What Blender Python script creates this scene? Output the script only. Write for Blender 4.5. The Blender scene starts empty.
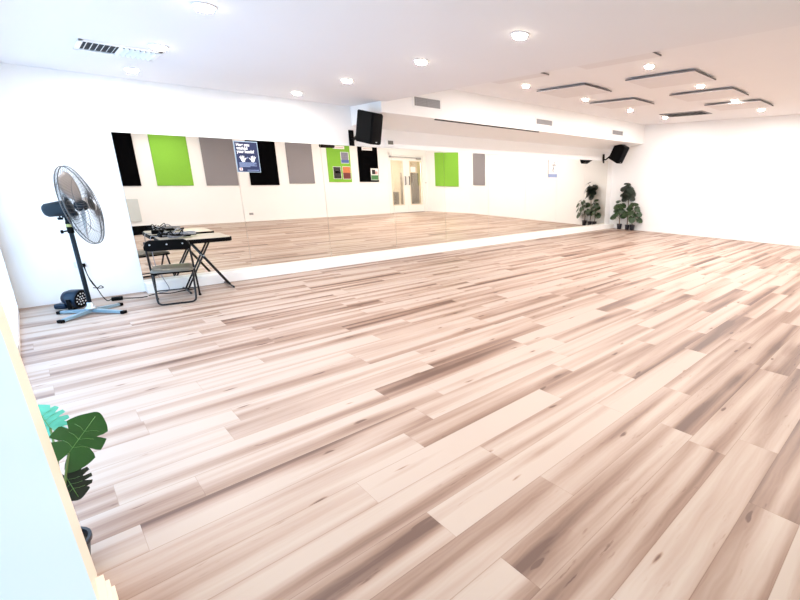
import bpy, bmesh, math, random
from mathutils import Vector, Matrix, Euler
random.seed(7)
S = bpy.context.scene
COL = S.collection
PI = math.pi

# ------------------------------------------------------------------ materials
def new_mat(name):
    m = bpy.data.materials.new(name); m.use_nodes = True
    nt = m.node_tree; b = nt.nodes['Principled BSDF']
    return m, nt, b
def mat(name, col, rough=.5, metal=0, spec=.5, var=.04, scale=8, bump=0, alpha=1, trans=0):
    m, nt, b = new_mat(name)
    tc = nt.nodes.new('ShaderNodeTexCoord'); no = nt.nodes.new('ShaderNodeTexNoise')
    no.inputs['Scale'].default_value = scale; no.inputs['Detail'].default_value = 4
    nt.links.new(tc.outputs['Object'], no.inputs['Vector'])
    r = nt.nodes.new('ShaderNodeMapRange'); r.inputs['To Min'].default_value = 1-var; r.inputs['To Max'].default_value = 1+var
    nt.links.new(no.outputs['Fac'], r.inputs['Value'])
    h = nt.nodes.new('ShaderNodeHueSaturation'); h.inputs['Color'].default_value = (*col, 1)
    nt.links.new(r.outputs['Result'], h.inputs['Value'])
    nt.links.new(h.outputs['Color'], b.inputs['Base Color'])
    b.inputs['Roughness'].default_value = rough; b.inputs['Metallic'].default_value = metal
    b.inputs['Specular IOR Level'].default_value = spec
    b.inputs['Transmission Weight'].default_value = trans
    b.inputs['Alpha'].default_value = alpha
    if bump:
        bp = nt.nodes.new('ShaderNodeBump'); bp.inputs['Strength'].default_value = bump; bp.inputs['Distance'].default_value = .002
        n2 = nt.nodes.new('ShaderNodeTexNoise'); n2.inputs['Scale'].default_value = scale*25
        nt.links.new(tc.outputs['Object'], n2.inputs['Vector'])
        nt.links.new(n2.outputs['Fac'], bp.inputs['Height']); nt.links.new(bp.outputs['Normal'], b.inputs['Normal'])
    return m
def emit(name, col, strength, base=(.8,.8,.8)):
    m, nt, b = new_mat(name)
    b.inputs['Base Color'].default_value = (*base, 1); b.inputs['Emission Color'].default_value = (*col, 1)
    b.inputs['Emission Strength'].default_value = strength
    return m
M = {}
M['wall'] = mat('white_wall_paint', (.895,.89,.885), .6, spec=.2, var=.01, scale=2)
M['ceil_low'] = mat('ceiling_paint_low', (.80,.785,.80), .8, spec=.1, var=.01, scale=2)
M['ceil_high'] = mat('ceiling_paint_high', (.83,.82,.835), .8, spec=.1, var=.01, scale=2)
M['skirting'] = mat('white_gloss_paint', (.90,.895,.88), .35, var=.01)
M['cream'] = mat('cream_paint', (.87,.76,.62), .45, var=.02)
M['black'] = mat('black_plastic', (.0018,.0018,.002), .6, var=.15, spec=.08)
M['blackfelt'] = mat('black_felt', (.0025,.0025,.003), .95, spec=.02, var=.2, scale=60)
M['greenfelt'] = mat('green_felt', (.23,.50,.06), .9, spec=.1, var=.05, scale=30)
M['greyfelt'] = mat('grey_felt', (.27,.255,.27), .9, spec=.1, var=.05, scale=40)
M['grille'] = mat('black_metal_grille', (.003,.003,.004), .7, spec=.1, var=.3, scale=90)
M['blackmetal'] = mat('black_enamel_tube', (.010,.011,.013), .3, metal=.3, var=.1)
M['seatvinyl'] = mat('taupe_vinyl', (.105,.092,.068), .3, var=.08, spec=.7)
M['tabletop'] = mat('beige_table_laminate', (.47,.415,.33), .35, var=.04)
M['fanblue'] = mat('blue_grey_plastic', (.009,.014,.020), .5, spec=.2, var=.05)
M['chrome'] = mat('chrome_wire', (.07,.066,.066), .45, metal=.1, var=.03)
M['blade'] = mat('pale_fan_blade', (.34,.31,.295), .4, var=.08, metal=.1)
M['steel'] = mat('brushed_steel', (.5,.53,.56), .3, metal=.7, var=.04)
M['basegrey'] = mat('grey_enamel', (.22,.33,.40), .3, metal=.3, var=.05)
M['lightblue'] = mat('dark_blue_plastic', (.004,.016,.036), .35, spec=.3, var=.1)
M['dotwhite'] = mat('white_lens_dots', (.7,.72,.75), .3, var=.02)
M['yellow'] = mat('yellow_label', (.36,.33,.10), .5, var=.02)
M['white'] = mat('white_plastic', (.85,.85,.85), .4, var=.01)
M['offwhite'] = mat('offwhite_board', (.62,.65,.64), .5, var=.02)
M['ventdark'] = mat('dark_duct', (.035,.035,.038), .8, var=.05)
M['ventgrey'] = mat('grey_grille', (.33,.32,.33), .5, var=.04)
M['ventslat'] = mat('grille_slat_grey', (.27,.265,.27), .5, var=.04)
M['edge'] = mat('shadow_gap_threshold_grey', (.17,.16,.165), .7, var=.05)
M['cloud'] = mat('white_panel_felt', (.76,.735,.745), .85, spec=.1, var=.02)
M['soil'] = mat('potting_soil', (.03,.022,.015), .95, var=.3, scale=40)
M['pot'] = mat('black_pot', (.015,.016,.025), .45, var=.1)
M['stem'] = mat('green_stem', (.10,.16,.04), .5, var=.1)
M['bark'] = mat('brown_stem', (.16,.11,.06), .7, var=.2, scale=30)
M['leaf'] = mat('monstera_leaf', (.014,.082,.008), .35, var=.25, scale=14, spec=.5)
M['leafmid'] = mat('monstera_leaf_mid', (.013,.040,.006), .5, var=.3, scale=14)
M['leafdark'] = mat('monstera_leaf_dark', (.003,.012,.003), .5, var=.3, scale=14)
M['leafvein'] = mat('leaf_vein_green', (.12,.30,.07), .4, var=.05)
M['leaflit'] = mat('pale_teal_leaf', (.12,.50,.36), .35, var=.1, scale=14)  # lit copy of the leaf green, cool light put into its colour
M['blue'] = mat('poster_blue', (.007,.017,.075), .6, var=.03)
M['paper'] = mat('white_paper', (.88,.88,.88), .5, var=.01)
M['paleblue'] = mat('poster_pale_blue', (.28,.36,.58), .5, var=.02)
M['red'] = mat('poster_red', (.7,.1,.12), .5, var=.02)
M['orange'] = mat('print_orange', (.62,.20,.07), .5, var=.35, scale=14)
M['maroon'] = mat('print_maroon', (.16,.03,.03), .5, var=.4, scale=16)
M['nightprint'] = mat('print_black', (.02,.018,.02), .5, var=.5, scale=22)
M['amber'] = mat('print_amber', (.62,.36,.12), .5, var=.4, scale=22)
M['greyblue'] = mat('print_grey_blue', (.22,.22,.30), .5, var=.5, scale=22)
M['printblue'] = mat('print_blue', (.08,.14,.42), .5, var=.3, scale=22)
M['printgreen'] = mat('print_green', (.06,.22,.07), .5, var=.3, scale=16)
M['pink'] = mat('print_pink', (.62,.34,.34), .5, var=.3, scale=20)
M['taupe'] = mat('taupe_laminate', (.20,.17,.135), .6, var=.12, scale=25)
M['doorcream'] = mat('cream_corridor_paint', (.80,.70,.54), .6, var=.03)
M['screen'] = mat('grey_lcd', (.12,.12,.10), .3, var=.05)
M['cablegrey'] = mat('grey_cable', (.24,.25,.28), .45, var=.1)
M['lamp'] = emit('warm_lamp_lens', (1,.88,.68), 45)
M['frost'] = emit('frosted_daylit_glass', (.36,.64,1.0), 2.7, (.55,.75,.85))
M['frost2'] = emit('frosted_partition_glass', (.52,.84,1.0), .35, (.35,.45,.5))

def mirror_mat():
    m, nt, b = new_mat('mirror_silver')
    b.inputs['Base Color'].default_value = (.86,.835,.78,1); b.inputs['Metallic'].default_value = 1; b.inputs['Roughness'].default_value = 0
    return m
M['mirror'] = mirror_mat()
def glass_mat():
    m, nt, b = new_mat('door_glass')
    g = nt.nodes.new('ShaderNodeBsdfGlossy'); g.inputs['Roughness'].default_value = .02
    t = nt.nodes.new('ShaderNodeBsdfTransparent'); t.inputs['Color'].default_value = (.95,.95,.93,1)
    x = nt.nodes.new('ShaderNodeMixShader'); x.inputs['Fac'].default_value = .1
    nt.links.new(t.outputs[0], x.inputs[1]); nt.links.new(g.outputs[0], x.inputs[2])
    nt.links.new(x.outputs[0], nt.nodes['Material Output'].inputs['Surface'])
    return m
M['glass'] = glass_mat()

def floor_mat():
    m, nt, b = new_mat('vinyl_oak_planks')
    L = nt.links
    def node(t, **kw):
        n = nt.nodes.new(t)
        for k, v in kw.items(): setattr(n, k, v)
        return n
    def math_(op, a, c=None, d=None):
        n = node('ShaderNodeMath', operation=op)
        for i, v in enumerate((a, c, d)):
            if v is None: continue
            if isinstance(v, (int, float)): n.inputs[i].default_value = v
            else: L.new(v, n.inputs[i])
        return n.outputs[0]
    def comb(x, y, z):
        n = node('ShaderNodeCombineXYZ')
        for i, v in enumerate((x, y, z)):
            if isinstance(v, (int, float)): n.inputs[i].default_value = v
            else: L.new(v, n.inputs[i])
        return n.outputs[0]
    tc = node('ShaderNodeTexCoord'); sp = node('ShaderNodeSeparateXYZ'); L.new(tc.outputs['Object'], sp.inputs[0])
    x, y = sp.outputs[0], sp.outputs[1]
    W, LEN = .2275, 1.52
    ry = math_('DIVIDE', math_('ADD', y, 10*W - .2025), W)
    row = math_('FLOOR', ry); fy = math_('FRACT', ry)
    wn = node('ShaderNodeTexWhiteNoise', noise_dimensions='1D'); L.new(math_('ADD', row, 3.37), wn.inputs['W'])
    rx = math_('ADD', math_('DIVIDE', x, LEN), math_('MULTIPLY', wn.outputs['Value'], 7.0))
    col = math_('FLOOR', rx); fx = math_('FRACT', rx)
    w2 = node('ShaderNodeTexWhiteNoise', noise_dimensions='2D'); L.new(comb(row, col, 0), w2.inputs['Vector'])
    idv = w2.outputs['Value']
    si = node('ShaderNodeSeparateColor'); L.new(w2.outputs['Color'], si.inputs[0])
    # broad soft bands running along each plank
    vb = comb(math_('ADD', math_('MULTIPLY', x, .30), math_('MULTIPLY', idv, 53.)), math_('ADD', math_('MULTIPLY', y, 7.0), math_('MULTIPLY', si.outputs[1], 31.)), math_('MULTIPLY', si.outputs[2], 17.))
    n1 = node('ShaderNodeTexNoise'); n1.inputs['Scale'].default_value = 1.0; n1.inputs['Detail'].default_value = 2.0; n1.inputs['Roughness'].default_value = .45; L.new(vb, n1.inputs['Vector'])
    # fine streaks
    vf = comb(math_('ADD', math_('MULTIPLY', x, 2.2), math_('MULTIPLY', idv, 91.)), math_('MULTIPLY', y, 55.), math_('MULTIPLY', si.outputs[0], 9.))
    n2 = node('ShaderNodeTexNoise'); n2.inputs['Scale'].default_value = 1.0; n2.inputs['Detail'].default_value = 5.0; n2.inputs['Roughness'].default_value = .6; L.new(vf, n2.inputs['Vector'])
    # cathedral grain
    wv = node('ShaderNodeTexWave', wave_type='BANDS', bands_direction='Y')
    wv.inputs['Scale'].default_value = 6; wv.inputs['Distortion'].default_value = 9; wv.inputs['Detail'].default_value = 2.5; wv.inputs['Detail Scale'].default_value = 1.2
    L.new(comb(math_('ADD', math_('MULTIPLY', x, .55), math_('MULTIPLY', idv, 20.)), math_('ADD', math_('MULTIPLY', y, 2.2), math_('MULTIPLY', si.outputs[1], 5.)), 0), wv.inputs['Vector'])
    # knots
    vk = comb(math_('ADD', math_('MULTIPLY', x, 1.15), math_('MULTIPLY', idv, 40.)), math_('ADD', math_('MULTIPLY', y, 4.2), math_('MULTIPLY', si.outputs[2], 8.)), 0)
    nd = node('ShaderNodeTexNoise'); nd.inputs['Scale'].default_value = 5; L.new(vk, nd.inputs['Vector'])
    mx = node('ShaderNodeMixRGB'); mx.inputs[0].default_value = .13; L.new(vk, mx.inputs[1]); L.new(nd.outputs['Color'], mx.inputs[2])
    vo = node('ShaderNodeTexVoronoi', voronoi_dimensions='2D'); vo.inputs['Scale'].default_value = 1.0; vo.inputs['Randomness'].default_value = 1; L.new(mx.outputs[0], vo.inputs['Vector'])
    kn = node('ShaderNodeMapRange'); kn.inputs['From Min'].default_value = .012; kn.inputs['From Max'].default_value = .048; kn.inputs['To Min'].default_value = 1; kn.inputs['To Max'].default_value = 0
    L.new(vo.outputs['Distance'], kn.inputs['Value'])
    hal = node('ShaderNodeMapRange'); hal.inputs['From Min'].default_value = .03; hal.inputs['From Max'].default_value = .30; hal.inputs['To Min'].default_value = 1; hal.inputs['To Max'].default_value = 0
    L.new(vo.outputs['Distance'], hal.inputs['Value'])
    sv = node('ShaderNodeSeparateColor'); L.new(vo.outputs['Color'], sv.inputs[0])
    gate = math_('GREATER_THAN', sv.outputs[0], .40)
    fl = node('ShaderNodeTexNoise'); fl.inputs['Scale'].default_value = 1.0; fl.inputs['Detail'].default_value = 3.0
    L.new(comb(math_('ADD', math_('MULTIPLY', x, 9.), math_('MULTIPLY', idv, 61.)), math_('MULTIPLY', y, 48.), math_('MULTIPLY', si.outputs[1], 13.)), fl.inputs['Vector'])
    fk = node('ShaderNodeMapRange'); fk.inputs['From Min'].default_value = .64; fk.inputs['From Max'].default_value = .76; L.new(fl.outputs['Fac'], fk.inputs['Value'])
    pt_ = node('ShaderNodeTexNoise'); pt_.inputs['Scale'].default_value = 1.0; pt_.inputs['Detail'].default_value = 1.0
    L.new(comb(math_('ADD', math_('MULTIPLY', x, 1.3), math_('MULTIPLY', idv, 23.)), math_('MULTIPLY', y, 5.), math_('MULTIPLY', si.outputs[2], 7.)), pt_.inputs['Vector'])
    pk = node('ShaderNodeMapRange'); pk.inputs['From Min'].default_value = .42; pk.inputs['From Max'].default_value = .66; L.new(pt_.outputs['Fac'], pk.inputs['Value'])
    # tone 0 = dark, 1 = light
    t = math_('ADD', math_('MULTIPLY', math_('SUBTRACT', n1.outputs['Fac'], .5), 2.9), .70)
    t = math_('ADD', t, math_('MULTIPLY', math_('SUBTRACT', idv, .5), .36))
    t = math_('ADD', t, math_('MULTIPLY', math_('SUBTRACT', n2.outputs['Fac'], .5), .10))
    t = math_('ADD', t, math_('MULTIPLY', math_('SUBTRACT', wv.outputs['Fac'], .5), .05))
    t = math_('SUBTRACT', t, math_('MULTIPLY', math_('MULTIPLY', kn.outputs[0], gate), .75))
    t = math_('SUBTRACT', t, math_('MULTIPLY', math_('MULTIPLY', hal.outputs[0], sv.outputs[1]), .28))
    t = math_('SUBTRACT', t, math_('MULTIPLY', math_('MULTIPLY', fk.outputs[0], pk.outputs[0]), .34))
    cr = node('ShaderNodeValToRGB'); L.new(t, cr.inputs[0])
    e = cr.color_ramp.elements
    e[0].position = 0; e[0].color = FL[0]
    e[1].position = 1; e[1].color = FL[3]
    a = e.new(.33); a.color = FL[1]
    a = e.new(.66); a.color = FL[2]
    # seams
    s1 = math_('LESS_THAN', fy, .009); s2 = math_('GREATER_THAN', fy, .991); s3 = math_('LESS_THAN', fx, .0012)
    seam = math_('MINIMUM', math_('ADD', math_('ADD', s1, s2), s3), 1.0)
    mm = node('ShaderNodeMixRGB', blend_type='MULTIPLY'); mm.inputs[2].default_value = (.74,.68,.64,1)
    L.new(seam, mm.inputs[0]); L.new(cr.outputs[0], mm.inputs[1]); L.new(mm.outputs[0], b.inputs['Base Color'])
    b.inputs['Roughness'].default_value = .42; b.inputs['Specular IOR Level'].default_value = .35
    bu = node('ShaderNodeBump'); bu.inputs['Strength'].default_value = .12; bu.inputs['Distance'].default_value = .001
    L.new(math_('SUBTRACT', n2.outputs['Fac'], seam), bu.inputs['Height']); L.new(bu.outputs[0], b.inputs['Normal'])
    return m
FL = [(.125,.066,.047,1), (.268,.166,.121,1), (.40,.288,.228,1), (.47,.374,.315,1)]
M['floor'] = floor_mat()

# ------------------------------------------------------------------ mesh builder
class MB:
    def __init__(s, xf=None): s.bm = bmesh.new(); s.xf = xf or Matrix(); s.mi = 0
    def v(s, p): return s.bm.verts.new(s.xf @ Vector(p))
    def f(s, vs):
        try:
            f = s.bm.faces.new(vs); f.material_index = s.mi; return f
        except ValueError: return None
    def box(s, x0, x1, y0, y1, z0, z1, bev=0, seg=2, xf=None):
        b = bmesh.new()
        P = [b.verts.new((x, y, z)) for z in (z0, z1) for y in (y0, y1) for x in (x0, x1)]
        for q in ((0,2,3,1),(4,5,7,6),(0,1,5,4),(2,6,7,3),(0,4,6,2),(1,3,7,5)): b.faces.new([P[i] for i in q])
        if bev: bmesh.ops.bevel(b, geom=b.edges[:], offset=bev, segments=seg, profile=.5, affect='EDGES')
        s.merge(b, xf); return s
    def merge(s, b, xf=None):
        m = {}
        T = s.xf @ xf if xf else s.xf
        for v in b.verts: m[v] = s.bm.verts.new(T @ v.co)
        for f in b.faces: s.f([m[v] for v in f.verts])
        b.free()
    def prism(s, poly, d, axis='z', off=0):
        # extrude a 2D polygon: axis z -> (x,y), axis x -> (y,z), axis y -> (x,z)
        def P(a, b, c): return {'z': (a, b, c), 'x': (c, a, b), 'y': (a, c, b)}[axis]
        A = [s.v(P(a, b, off)) for a, b in poly]; B_ = [s.v(P(a, b, off+d)) for a, b in poly]
        s.f(A[::-1]); s.f(B_)
        n = len(A)
        for i in range(n): s.f([A[i], A[(i+1) % n], B_[(i+1) % n], B_[i]])
        return s
    def tube(s, pts, r, seg=8, closed=False, rad=None):
        pts = [Vector(p) for p in pts]; n = len(pts); rings = []
        prev = None
        for i, p in enumerate(pts):
            if closed: t = pts[(i+1) % n] - pts[i-1]
            else: t = pts[min(i+1, n-1)] - pts[max(i-1, 0)]
            t.normalize()
            if prev is None:
                a = Vector((0,0,1)) if abs(t.z) < .9 else Vector((1,0,0))
                u = t.cross(a).normalized()
            else: u = (prev - t*prev.dot(t)).normalized()
            prev = u; w = t.cross(u)
            R = rad[i] if rad else r
            rings.append([s.v(p + (u*math.cos(2*PI*k/seg) + w*math.sin(2*PI*k/seg))*R) for k in range(seg)])
        for i in range(n if closed else n-1):
            A, B_ = rings[i], rings[(i+1) % n]
            for k in range(seg): s.f([A[k], A[(k+1) % seg], B_[(k+1) % seg], B_[k]])
        if not closed: s.f(rings[0][::-1]); s.f(rings[-1])
        return s
    def lathe(s, prof, seg=24, xf=None):
        T = xf or Matrix(); rings = []
        for r, z in prof:
            rings.append([s.v(T @ Vector((r*math.cos(2*PI*k/seg), r*math.sin(2*PI*k/seg), z))) for k in range(seg)])
        for A, B_ in zip(rings, rings[1:]):
            for k in range(seg): s.f([A[k], A[(k+1) % seg], B_[(k+1) % seg], B_[k]])
        s.f(rings[0][::-1]); s.f(rings[-1]); return s
    def build(s, name, m, parent=None, smooth=False, loc=None):
        me = bpy.data.meshes.new(name)
        bmesh.ops.recalc_face_normals(s.bm, faces=s.bm.faces[:])
        s.bm.to_mesh(me); s.bm.free()
        for mm in (m if isinstance(m, (list, tuple)) else [m]): me.materials.append(mm)
        if smooth:
            for p in me.polygons: p.use_smooth = True
            if smooth == 'auto':
                try: me.set_sharp_from_angle(angle=math.radians(40))
                except Exception: pass
        o = bpy.data.objects.new(name, me); COL.objects.link(o)
        if parent: o.parent = parent
        if loc: o.location = loc
        return o
def tag(o, label=None, cat=None, group=None, kind=None):
    if label: o['label'] = label
    if cat: o['category'] = cat
    if group: o['group'] = group
    if kind: o['kind'] = kind
    return o
def xr(y): return XR
def thing(name, label, cat, loc=(0,0,0), rotz=0, group=None):
    o = bpy.data.objects.new(name, None); COL.objects.link(o)
    o.empty_display_size = .1
    o.location = loc; o.rotation_euler = (0,0,rotz)
    return tag(o, label, cat, group)
def struct(name, b, m, parent=None, label=None):
    o = b.build(name, m, parent)
    if not parent: o['kind'] = 'structure'
    if label: o['label'] = label
    return o
def dup(root, loc, rotz, label, group=None):
    r = root.copy(); COL.objects.link(r); r.location = loc; r.rotation_euler = (0,0,rotz); r['label'] = label
    if group: r['group'] = group
    for ch in list(root.children):
        c = ch.copy(); COL.objects.link(c); c.parent = r
        for g in list(ch.children):
            d = g.copy(); COL.objects.link(d); d.parent = c
    return r
def RX(a): return Matrix.Rotation(a, 4, 'X')
def RY(a): return Matrix.Rotation(a, 4, 'Y')
def RZ(a): return Matrix.Rotation(a, 4, 'Z')
def TR(x, y, z): return Matrix.Translation((x, y, z))

# ------------------------------------------------------------------ room constants (metres)
XL, XR, YB, YW, YM = -.30, 12.80, -.95, 7.835, 7.82
ZL, ZH, ZM, ZLEDGE, YF = 2.72, 3.08, 2.068, .133, 7.65
XS = 4.22                                   # where the low ceiling steps up
MX0, MX1 = .893, 12.50
XD0, XD1 = 10.18, 11.86                      # double door in the back wall
XK, XC, YC = 12.02, 12.80, .92                  # splayed wall between door and right wall

struct('floor', MB().prism([(XL-.1,YB-.1),(XR+.1,YB-.1),(XR+.1,YW+.1),(XL-.1,YW+.1)], -.1), M['floor'])
struct('ceiling', MB().box(XL-.1, XS, YB-.1, YW+.1, ZL, ZL+.5), M['ceil_low'], label='lower white ceiling over the fan and table')
struct('ceiling', MB().box(XS, XR+.1, YB-.1, YW+.1, ZH, ZH+.12), M['ceil_high'], label='raised white ceiling with hung panels')
b = MB(); b.box(XL-.1, XR+.1, YW, YW+.1, 0, ZH)
struct('wall_front', b, M['wall'])
struct('wall_right', MB().prism([(xr(YC),YC),(XR+.1,YC),(XR+.1,YW),(xr(YW),YW)], ZH), M['wall'])
b = MB(); b.box(XL-.1, XD0, YB-.1, YB, 0, ZH); b.box(XD1, XK, YB-.1, YB, 0, ZH); b.box(XD0, XD1, YB-.1, YB, 2.36, ZH)
struct('wall_back', b, M['wall'])
b = MB(); b.prism([(XK,YB),(XC,YC),(XC+.1,YC),(XC+.1,YB-.1),(XK,YB-.1)], ZH)
struct('wall_splayed', b, M['wall'])
# left wall: blank wall by the camera, then frosted glazing under a solid band up to the mirror wall
YP = 2.27
b = MB(); b.prism([(XL-.1,0),(-.100,0),(-.166,ZL),(XL-.1,ZL)], YP-.34-YB, 'y', YB)
b.box(XL-.1, XL-.02, YP-.34, YP+.15, 0, ZL)
struct('wall_left', b, M['wall'])
b = MB(); b.prism([(XL-.02,0),(-.090,0),(-.156,ZL),(XL-.02,ZL)], .36, 'y', YP-.36)
struct('trim_1', b, M['cream'], label='cream end board of the near partition')
pn = MB(); pn.prism([(-.101,.02),(-.089,.02),(-.153,ZL-.02),(-.165,ZL-.02)], 2.6, 'y', YP-.36-2.62)
struct('window_1', pn, M['frost2'], label='pale blue frosted partition pane near camera')
b = MB()
for k, (dx, z) in enumerate(((.046,.060),(.036,.082),(.024,.10))): b.box(-.092, -.092+dx, YB, 2.06+.02*k, 0 if k == 0 else .05, z)
struct('baseboard_left', b, M['cream'], label='stepped cream skirting board')
win = MB()
for y in (2.42, 4.1, 5.8, 7.60): win.box(XL-.06, XL+.012, y-.025, y+.025, 0, ZL)
win.box(XL-.06, XL+.012, 2.42, 7.6, 0, .08); win.box(XL-.06, XL+.012, 2.42, 7.6, 2.10, ZL)  # solid band above the panes added to keep window light off the ceiling
w = struct('window_2', win, M['white'], label='frosted glazing on the left with added light-blocking band above')
for y0, y1 in ((2.445,4.075),(4.125,5.775),(5.825,7.575)):
    MB().box(XL-.04, XL-.01, y0, y1, .08, 2.12).build('pane', M['frost'], w)
# ledge under the mirror
b = MB(); b.box(MX0, XR, YF, YW, 0, ZLEDGE, .004); struct('trim_2', b, M['skirting'], label='white ledge under the mirror')
# skirtings
b = MB(); b.box(-.09, XD0-.06, YB, YB+.012, 0, .075, .003); struct('baseboard_back', b, M['skirting'])
# bulkhead with raked soffit
b = MB(); b.prism([(6.83,2.555),(YW,2.40),(YW,ZH),(6.83,ZH)], XR-XS, 'x', XS)
b.prism([(6.83,2.555),(YW,2.40),(YW,ZL-.001),(6.83,ZL-.001)], .09, 'x', XS-.09)
struct('trim_3', b, M['wall'], label='white bulkhead above the mirror')

# mirror panels
edges = [MX0, 2.24, 3.53, 4.87, 6.11, 7.39, 8.68, 9.96, 11.27, MX1]
where = ['behind the folding table, first from the left end', 'right of the blue hand poster, second from the left', 'mirror panel below the first speaker, third from the left',
 'reflecting the double glass door, fourth from the left', 'reflecting the lone green panel and room corner, fifth from the left', 'sixth from the left, reflecting plain white wall',
 'just left of the white figure poster, seventh from the left', 'second from the right end, right of the figure poster', 'at the right end beside the corner plants']
for i in range(9):
    b = MB(); h = ZM-ZLEDGE
    b.box(.002, edges[i+1]-edges[i]-.002, 0, .006, 0, h)
    o = b.build('mirror_panel', M['mirror'], loc=(edges[i], YM, ZLEDGE)); o.rotation_euler = (math.radians(.12), 0, 0)
    tag(o, 'tall wall mirror panel ' + where[i].replace('mirror panel ', ''), 'mirror', 'wall mirror panels')

# ------------------------------------------------------------------ downlights
def downlight(x, y, z, label, power, grp):
    t = thing('downlight', label, 'light', (x, y, z), 0, grp)
    MB().lathe([(.064,-.001),(.078,-.001),(.078,-.005),(.074,-.008),(.064,-.007)], 24).build('trim_ring', M['white'], t, True)
    MB().lathe([(.062,-.002),(.062,-.012),(.054,-.019),(.036,-.024),(.014,-.026)], 20).build('lens', M['lamp'], t, True)
    ld = bpy.data.lights.new('downlight_lamp', 'AREA'); ld.shape = 'DISK'; ld.size = .10; ld.energy = power; ld.color = (1,.955,.925)
    lo = bpy.data.objects.new('lamp', ld); COL.objects.link(lo); lo.location = (x, y, z-.028)
    lo.visible_camera = True
    return t
PLOW, PHIGH = 12.8, 28.5
low = {(1.09,3.98):'recessed downlight nearest the camera, beside the slatted ceiling vent', (1.09,5.51):'recessed downlight touching the end of the ceiling vent', (1.09,6.95):'recessed downlight left of all, near the mirror wall',
 (2.90,6.99):'recessed downlight above the felt panels, closest to the mirror wall left of the speaker', (2.94,5.60):'second recessed downlight from the mirror wall in the row left of the speaker', (2.96,4.10):'third recessed downlight from the mirror wall, large and bright above the bulkhead grille', (2.96,2.75):'recessed downlight near the step between the two ceilings'}
for (x, y), lb in low.items(): downlight(x*1.018, y*1.018, ZL, lb, PLOW, 'downlights in the lower ceiling')
for x, y in ((1.09,2.6),(1.09,1.2),(2.96,1.3),(2.96,-.1)): downlight(x, y, ZL, 'recessed downlight in the lower ceiling above the camera', PLOW, 'downlights in the lower ceiling')
high = {(6.13,5.54):'recessed downlight beside the leftmost hung panel, near the bulkhead', (7.88,5.54):'recessed downlight between the two hung panels nearest the bulkhead', (9.72,5.58):'recessed downlight in the far row, right of the second hung panel by the bulkhead',
 (6.17,3.30):'bright recessed downlight on the raised ceiling left of the big near panel', (7.97,3.30):'recessed downlight at the right edge of the big near hung panel', (9.81,3.34):'recessed downlight between the two hung panels nearest the right wall', (11.42,5.55):'recessed downlight next to the dark return vent'}
for (x, y), lb in high.items(): downlight(x, y, ZH, lb, PHIGH, 'downlights in the raised ceiling')
for x in (6.17,7.97,9.81,11.42): downlight(x, 1.05, ZH, 'recessed downlight in the raised ceiling outside the picture', PHIGH, 'downlights in the raised ceiling')
downlight(11.42, 3.3, ZH, 'recessed downlight in the raised ceiling outside the picture', PHIGH, 'downlights in the raised ceiling')

# hung ceiling panels
clouds = [((4.72,5.62,4.62,5.66),'hung white ceiling panel half hidden by the ceiling step, beside the bulkhead row'), ((6.55,7.36,4.62,5.66),'hung white ceiling panel with full chevron edge, left of the two near the bulkhead'), ((8.27,9.10,4.68,5.70),'hung white ceiling panel nearest the bulkhead grille at the right end'),
 ((4.75,5.66,2.87,3.98),'hung white ceiling panel beside the ceiling step in the near row'), ((6.68,7.50,2.87,3.96),'largest looking hung white ceiling panel in the near row'), ((8.36,9.18,2.90,4.02),'hung white ceiling panel with shadow line at its left in the near row'), ((9.90,10.80,2.90,3.97),'hung white ceiling panel nearest the right wall')]
for (x0, x1, y0, y1), lb in clouds:
    t = thing('ceiling_panel', lb, 'ceiling panel', ((x0+x1)/2, (y0+y1)/2, 3.036), 0, 'hung acoustic panels on the raised ceiling')
    hx, hy = (x1-x0)/2, (y1-y0)/2
    MB().box(-hx+.006, hx-.006, -hy+.006, hy-.006, 0, .024).build('panel_face', M['cloud'], t)
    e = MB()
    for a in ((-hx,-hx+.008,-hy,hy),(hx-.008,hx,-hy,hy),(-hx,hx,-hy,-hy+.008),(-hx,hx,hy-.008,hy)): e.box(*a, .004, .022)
    e.build('shadow_gap_band', M['edge'], t)  # dark grey strip painted in for the shadow gap above the panel
    for sx in (-1, 1):
        for sy in (-1, 1): MB().tube([(sx*hx*.7, sy*hy*.7, .02), (sx*hx*.7, sy*hy*.7, ZH-3.036)], .012).build('spacer', M['white'], t)

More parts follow.
